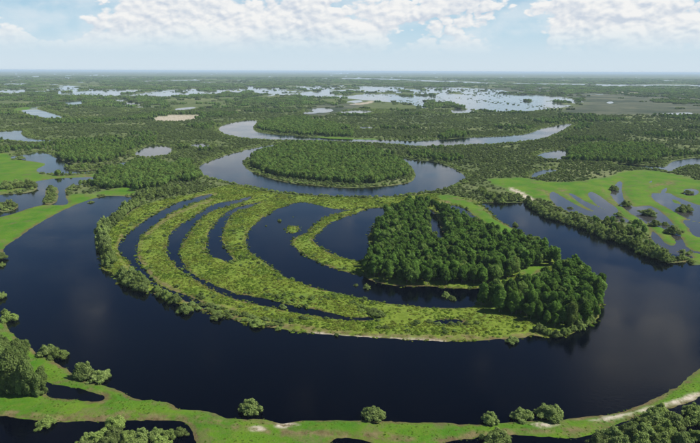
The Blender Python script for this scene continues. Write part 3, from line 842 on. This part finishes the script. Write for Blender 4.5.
# --- trees of the foreground
GT = 'foreground tree clump on the left'
for i_, (x, y, h) in enumerate([(-2, 392, 42), (6, 394, 40), (14, 395, 42), (22, 396, 38), (30, 396.5, 36), (38, 397, 34), (43, 394, 30), (2, 383, 36), (12, 384, 36), (22, 386, 34), (32, 388, 30), (-6, 380, 36), (6, 374, 30), (16, 377, 28)]):
    tree_at(x, y, h * (.58 + .34 * ((i_ * 7) % 5) / 4), 'tall pale green poplar in the dense clump on the left bank', GT, wk=.78)
for (x, y, h) in [(20, 364, 20), (26, 363, 18), (8, 360, 18), (-2, 356, 20)]:
    tree_at(x, y, h, 'smaller poplar behind the dense clump on the left bank', GT + ', rear')
GT2 = 'bushes cut by the bottom edge, left'
for (x, y, w) in [(116, 427, 24), (88, 441, 18), (100, 440, 22), (114, 440, 24), (128, 441, 22), (141, 439, 22), (155, 438, 20), (168, 437, 18), (179, 435, 17), (108, 448, 24), (135, 449, 24), (160, 447, 22), (86, 449, 20)]:
    bush_at(x, y, w, 'leafy willow in the big thicket in the bottom left water', GT2, 1.05)
GT3 = 'willows in the bottom right thicket'
for (x, y, w) in [(612, 440, 24), (628, 441, 26), (646, 440, 26), (664, 438, 26), (640, 428, 22), (655, 425, 24), (672, 426, 24), (660, 415, 18), (600, 446, 22), (620, 449, 26), (640, 450, 28), (660, 450, 28), (682, 447, 26), (634, 434, 20)]:
    bush_at(x, y, w, 'leafy willow in the big thicket in the bottom right water', GT3, 1.25)
for (x, y, w) in [(692, 415, 20), (698, 423, 18), (700, 440, 18)]:
    bush_at(x, y, w, 'willow at the right edge beside the big bottom right thicket', 'right edge willows', 1.2)


# ------------------------------------------------------------------ scattering
def jgrid(x0, x1, y0, y1, s, seed):
    r = np.random.default_rng(seed)
    nx = int((x1 - x0) / s); ny = int((y1 - y0) / s)
    gx, gy = np.meshgrid(np.arange(nx), np.arange(ny), indexing='ij')
    x = x0 + (gx + r.uniform(0, 1, gx.shape)) * s; y = y0 + (gy + r.uniform(0, 1, gy.shape)) * s
    return x.ravel(), y.ravel()


def inside_px(X, Y, polys):
    m = np.zeros(X.shape, bool)
    for p in polys:
        m |= sdist(X, Y, wpoly(p)) > 0
    return m


# forests on the inner island: the nearest trees are things of their own, the rest one wood behind them
def forest_points():
    V = np.concatenate([wpoly(FOREST1), wpoly(FOREST2)])
    x, y = jgrid(V[:, 0].min(), V[:, 0].max(), V[:, 1].min(), V[:, 1].max(), 4.5, 3)
    f1 = inside_px(x, y, [FOREST1]); f2 = inside_px(x, y, [FOREST2])
    z = grid_at(hh, x, y)
    k_ = (f1 | f2) & (z > -0.25) & ~inside_px(x, y, [GAP])
    return x[k_], y[k_], f2[k_]


fx, fy, f2 = forest_points()
# those that show: nearest to the camera in each forest
order = np.argsort(fy); is_ind = np.zeros(len(fx), bool)
near2 = [i for i in order if f2[i]][:170]; near1 = [i for i in order if not f2[i]][:128]
is_ind[near2] = True; is_ind[near1] = True
for i in np.where(is_ind)[0]:
    s = RNG.uniform(.6, 1.22)
    lab = ('tall dark green aspen in the rounded second forest at the river bend' if f2[i]
           else 'tall dark green aspen near the front of the first forest behind the lagoon')
    gr = 'aspens of the second forest' if f2[i] else 'aspens of the first forest front'
    place(RNG.choice(TREES if RNG.random() < .88 else PALE), 'aspen_tree', ('crown', 'trunk'), float(fx[i]), float(fy[i]), (s * RNG.uniform(.98, 1.3), s * RNG.uniform(.98, 1.3), s * (1.08 if f2[i] else .92)), lab, 'tree', gr)

# lighter prototypes for the masses farther off
def lod(name, lobes, n, size, seed, mat, **kw):
    return bpy.data.objects.new(name, crown_mesh(name, lobes, n, size, seed, mat, **kw))


P_ASPEN = [lod('aspen_mass', aspen_lobes(500 + i, 12, 2.6), 420, .6, 510 + i, ML_TREE) for i in range(4)] + [lod('pale_mass', aspen_lobes(505, 11, 2.9, .2), 420, .6, 518, ML_LIGHT)]
P_BIRCH = [lod('birch_mass', aspen_lobes(520 + i, 8.8, 3.1, .22), 300, .7, 530 + i, ML_LIGHT) for i in range(4)]
P_SCRUB = [lod('scrub_mass', bush_lobes(540 + i, 3.6, 5.2, 8), 240, .7, 550 + i, ML_SCRUB) for i in range(5)]
P_WILL = [lod('willow_mass', bush_lobes(560 + i, 3.4, 4.2, 8), 260, .6, 570 + i, ML_WIL) for i in range(4)]


def clump_lobes(seed, tall):
    r = random.Random(seed); L = []
    for i in range(12):
        h = r.uniform(5, 9) * (1.3 if tall else .8); rr = r.uniform(3, 5)
        L.append(((r.uniform(-13, 13), r.uniform(-13, 13), h * .5), (rr, rr, h * .55)))
    return L


P_CLUMP = [lod('copse_mass', clump_lobes(600 + i, i % 2), 420, 1.3, 610 + i, (ML_SCRUB, ML_LIGHT)[i % 2], core=.9) for i in range(5)]
P_TUSS = [lod('tussock_mass', [((RNG.uniform(-.6, .6), RNG.uniform(-.6, .6), .2), (RNG.uniform(.5, .9), RNG.uniform(.5, .9), RNG.uniform(.35, .7))) for _ in range(4)], 46, .28, 650 + i, ML_GRASS, core=.7) for i in range(4)]

P_GRASS = [lod('grass_mass', [((RNG.uniform(-.6, .6), RNG.uniform(-.6, .6), .2), (RNG.uniform(.5, .9), RNG.uniform(.5, .9), RNG.uniform(.35, .7))) for _ in range(4)], 46, .28, 660 + i, ML_TUFT, core=.7) for i in range(3)]


def scatter_object(name, label, X, Y, Z, S, protos, cat='vegetation', sz=None, seed=1):
    n = len(X); r = np.random.default_rng(seed)
    me = bpy.data.meshes.new(name)
    me.vertices.add(n); me.vertices.foreach_set('co', np.stack([X, Y, Z], 1).astype(np.float32).ravel())
    sz = S if sz is None else sz
    a = me.attributes.new('scl', 'FLOAT_VECTOR', 'POINT'); a.data.foreach_set('vector', np.stack([S, S, sz], 1).astype(np.float32).ravel())
    a = me.attributes.new('rot', 'FLOAT_VECTOR', 'POINT'); a.data.foreach_set('vector', np.stack([r.normal(0, .05, n), r.normal(0, .05, n), r.uniform(0, 6.28, n)], 1).astype(np.float32).ravel())
    a = me.attributes.new('pick', 'INT', 'POINT'); a.data.foreach_set('value', r.integers(0, len(protos), n).astype(np.int32))
    o = top(name, me, label, cat, kind='stuff')
    g = bpy.data.node_groups.new(name, 'GeometryNodeTree')
    g.interface.new_socket('Geometry', in_out='INPUT', socket_type='NodeSocketGeometry')
    g.interface.new_socket('Geometry', in_out='OUTPUT', socket_type='NodeSocketGeometry')
    gi = g.nodes.new('NodeGroupInput'); go = g.nodes.new('NodeGroupOutput')
    ip = g.nodes.new('GeometryNodeInstanceOnPoints'); j = g.nodes.new('GeometryNodeJoinGeometry')
    for p in reversed(protos):
        oi = g.nodes.new('GeometryNodeObjectInfo'); oi.inputs['Object'].default_value = p; oi.inputs['As Instance'].default_value = True
        g.links.new(oi.outputs['Geometry'], j.inputs[0])
    def attr(nm, typ):
        q = g.nodes.new('GeometryNodeInputNamedAttribute'); q.data_type = typ; q.inputs['Name'].default_value = nm
        return q.outputs[0]
    g.links.new(gi.outputs[0], ip.inputs['Points']); g.links.new(j.outputs[0], ip.inputs['Instance'])
    ip.inputs['Pick Instance'].default_value = True
    g.links.new(attr('pick', 'INT'), ip.inputs['Instance Index'])
    e2r = g.nodes.new('FunctionNodeEulerToRotation'); g.links.new(attr('rot', 'FLOAT_VECTOR'), e2r.inputs[0])
    g.links.new(e2r.outputs[0], ip.inputs['Rotation']); g.links.new(attr('scl', 'FLOAT_VECTOR'), ip.inputs['Scale'])
    g.links.new(ip.outputs[0], go.inputs[0])
    md = o.modifiers.new('scatter', 'NODES'); md.node_group = g
    return o


rr = np.random.default_rng(77)
m = ~is_ind
scatter_object('aspen_wood', 'dark green wood of crowded aspens behind the front trees of the first forest', fx[m], fy[m], grid_at(ZZ, fx[m], fy[m]) - .1, rr.uniform(.6, 1.25, m.sum()), P_ASPEN)

allX, allY = [], []
tall_pts, scrub_pts, will_pts = [], [], []
for (y0, y1, s, seed) in [(330, 620, 4.4, 81), (620, 1000, 4.6, 82), (1000, 1600, 6.0, 83), (1600, 2500, 9.0, 84)]:
    half = y1 * 0.68
    x, y = jgrid(-half, half, y0, y1, s, seed)
    q = np.abs(x) < y * 0.68 + 20; x = x[q]; y = y[q]
    z = grid_at(ZZ, x, y); me_ = grid_at(zm, x, y); ma = grid_at(zr, x, y); sa = grid_at(zs, x, y); mo = grid_at(zo, x, y)
    tl = grid_at(zt, x, y); fo = grid_at(zf, x, y); dk = grid_at(zd, x, y)
    op = (me_ < .35) & (ma < .35) & (sa < .3) & (fo < .2) & (z > .12)
    dn = fbm(x, y, 70.0, 61, 4)
    u = rr.random(len(x))
    big_ = s / 5.2
    t_ = op & (tl > .5) & (u < .95)
    tall_pts.append((x[t_], y[t_], z[t_], np.full(t_.sum(), max(1.0, big_ * .85)) * rr.uniform(.75, 1.2, t_.sum())))
    rest = op & ~t_ & (mo < .5)
    shore = rest & (z < .62) & (u < .85)
    will_pts.append((x[shore], y[shore], z[shore], np.full(shore.sum(), max(.75, big_ * .8)) * rr.uniform(.6, 1.15, shore.sum())))
    scr = rest & ~shore & (u < np.clip((dn - .31) * 4.2, .22, .96))
    birch = scr & (fbm(x, y, 160.0, 67, 3) > .61) & (rr.random(len(x)) < .7)
    tall_pts.append((x[birch], y[birch], z[birch], np.full(birch.sum(), max(.8, big_ * .72)) * rr.uniform(.6, 1.15, birch.sum())))
    scr &= ~birch
    scrub_pts.append((x[scr], y[scr], z[scr], np.full(scr.sum(), max(.62, big_ * .74)) * rr.uniform(.4, 1.2, scr.sum())))


def cat_pts(L):
    return [np.concatenate([a[i] for a in L]) for i in range(4)]


for nm, lab, L, pr, zk in [('birch_woodland', 'mid green birch woodland on the wooded peninsula and across the plain', tall_pts, P_BIRCH, 1.0),
                           ('willow_scrub', 'pale willow scrub lining the banks of the upper river loops', will_pts, P_WILL, .8),
                           ('mixed_scrub', 'dull green scrub covering the plain beyond the river loops', scrub_pts, P_SCRUB, .74)]:
    X, Y, Z, S = cat_pts(L)
    print(nm, len(X))
    szz = np.minimum(S, 1.0 * np.ones_like(S)) * zk * rr.uniform(.85, 1.15, len(X))
    scatter_object(nm, lab, X, Y, Z - .15, S, pr, sz=szz)

# far copses
CX, CY, CZ, CS = [], [], [], []
for (y0, y1, s, seed) in [(2500, 4200, 24, 91), (4200, 8000, 48, 92), (8000, 15000, 95, 93)]:
    half = y1 * 0.66
    x, y = jgrid(-half, half, y0, y1, s, seed)
    q = np.abs(x) < y * 0.66; x = x[q]; y = y[q]
    z = grid_at(ZZ, x, y); me_ = grid_at(zm, x, y); mo = grid_at(zo, x, y); dk = grid_at(zd, x, y); sa = grid_at(zs, x, y); flz = grid_at(fl, x, y)
    dn = fbm(x, y, 420.0, 63, 4); u = rr.random(len(x))
    fb = (flz > 0) & (z <= .15) & (z > -1.9) & (fbm(x, y * .3, 130.0, 69, 3) > .47) & (u < .34)
    kk_ = fb | (z > .15) & (me_ < .4) & (sa < .4) & ((u < np.clip((dn - .42) * 5, .03, .95)) & (mo < .5) | (mo > .5) & (u < np.clip((dn - .5) * 1.5, .012, .3)) | (dk > .5) & (u < .95) | (flz > 0) & (u < .1))
    CX.append(x[kk_]); CY.append(y[kk_]); CZ.append(z[kk_] - .3); CS.append(np.full(kk_.sum(), s / 24.0 * 1.0) * rr.uniform(.6, 1.2, kk_.sum()) * np.where(fb[kk_], .28, 1.0))
X, Y, Z, S = map(np.concatenate, (CX, CY, CZ, CS))
print('copses', len(X))
scatter_object('distant_woods', 'far off dark woods fading to blue towards the horizon', X, Y, Z, S, P_CLUMP, sz=np.minimum(S, 1.0) * rr.uniform(.8, 1.3, len(X)))

# sedge tussocks on the ridges
x, y = jgrid(-430, 330, 320, 820, 1.35, 95)
z = grid_at(ZZ, x, y); ma = grid_at(zr, x, y); fo = grid_at(zf, x, y)
dn = fbm(x, y, 16.0, 71, 3); u = rr.random(len(x))
kk_ = (ma > .5) & (z > -.25) & (fo < .5) & ((u < np.clip((dn - .18) * 2.0, .25, .9)))
kk_ &= (grid_at(zb, x, y) < .45) | (u < .10)
kk_ &= (z > .05) | (u < np.clip(.32 + z * 1.1, .015, .4))
x, y, z = x[kk_], y[kk_], z[kk_]
print('tussocks', len(x))
S = rr.uniform(.35, 1.0, len(x)) ** 1.5 * 1.25
scatter_object('sedge_tussocks', 'yellow green sedge tussocks covering the curved ridges of the inner island', x, y, np.maximum(z, 0) - .05, S, P_TUSS, cat='grass', sz=S * rr.uniform(.3, .8, len(x)))

# low shrubs dotted over the ridges, thicker along their edges
P_SHRUB = [lod('shrub_mass', bush_lobes(680 + i, 2.2, 2.0, 9), 260, .3, 690 + i, ML_POP, fuzz=.15) for i in range(4)]
x, y = jgrid(-430, 330, 320, 820, 3.0, 99)
z = grid_at(ZZ, x, y); ma = grid_at(zr, x, y); fo = grid_at(zf, x, y); dn = fbm(x, y, 22.0, 75, 3); u = rr.random(len(x))
kk_ = (ma > .5) & (z > -.15) & (fo < .5) & (grid_at(zb, x, y) < .5) & (u < np.where(z < .45, .09, .015) + np.clip((dn - .56) * 1.6, 0, .4))
x, y, z = x[kk_], y[kk_], z[kk_]
S = rr.uniform(.25, .95, len(x))
scatter_object('ridge_shrubs', 'low green shrubs dotted over the curved grassy ridges', x, y, np.maximum(z, 0) - .1, S, P_SHRUB, cat='shrubs', sz=S * rr.uniform(.6, 1.1, len(x)))

# grass tufts on the near bank
x, y = jgrid(-260, 260, 195, 345, 1.5, 97)
z = grid_at(ZZ, x, y); gm = grid_at(zm, x, y); sa = grid_at(zs, x, y); u = rr.random(len(x)); dn = fbm(x, y, 11.0, 73, 3)
kk_ = (gm > .5) & (z > -.12) & (sa < .3) & (u < np.clip((dn - .3) * 2.0, .06, .7))
x, y, z = x[kk_], y[kk_], z[kk_]
S = rr.uniform(.15, .5, len(x))
scatter_object('meadow_grass', 'short green grass tufts on the near meadow bank', x, y, z - .04, S, P_GRASS, cat='grass', sz=S * rr.uniform(.25, .7, len(x)))

# ------------------------------------------------------------------ air
def build_haze():
    bx = 125000.0
    X0, X1, Y0, Y1, Z0, Z1 = -195000.0, 195000.0, -300.0, bx, -3.5, 158.0
    V = [(X0, Y0, Z0), (X1, Y0, Z0), (X1, Y1, Z0), (X0, Y1, Z0), (X0, Y0, Z1), (X1, Y0, Z1), (X1, Y1, Z1), (X0, Y1, Z1)]
    Fc = [(0, 3, 2, 1), (4, 5, 6, 7), (0, 1, 5, 4), (1, 2, 6, 5), (2, 3, 7, 6), (3, 0, 4, 7)]
    m, t, out = new_mat('haze')
    v = t.nodes.new('ShaderNodeVolumePrincipled')
    v.inputs['Color'].default_value = (.66, .85, 1.0, 1); v.inputs['Density'].default_value = 3.5e-5
    t.links.new(v.outputs[0], out.inputs['Volume'])
    top('haze', link_mesh('haze', V, Fc, m), 'thin pale haze over the flood plain', 'haze', kind='stuff')


build_haze()
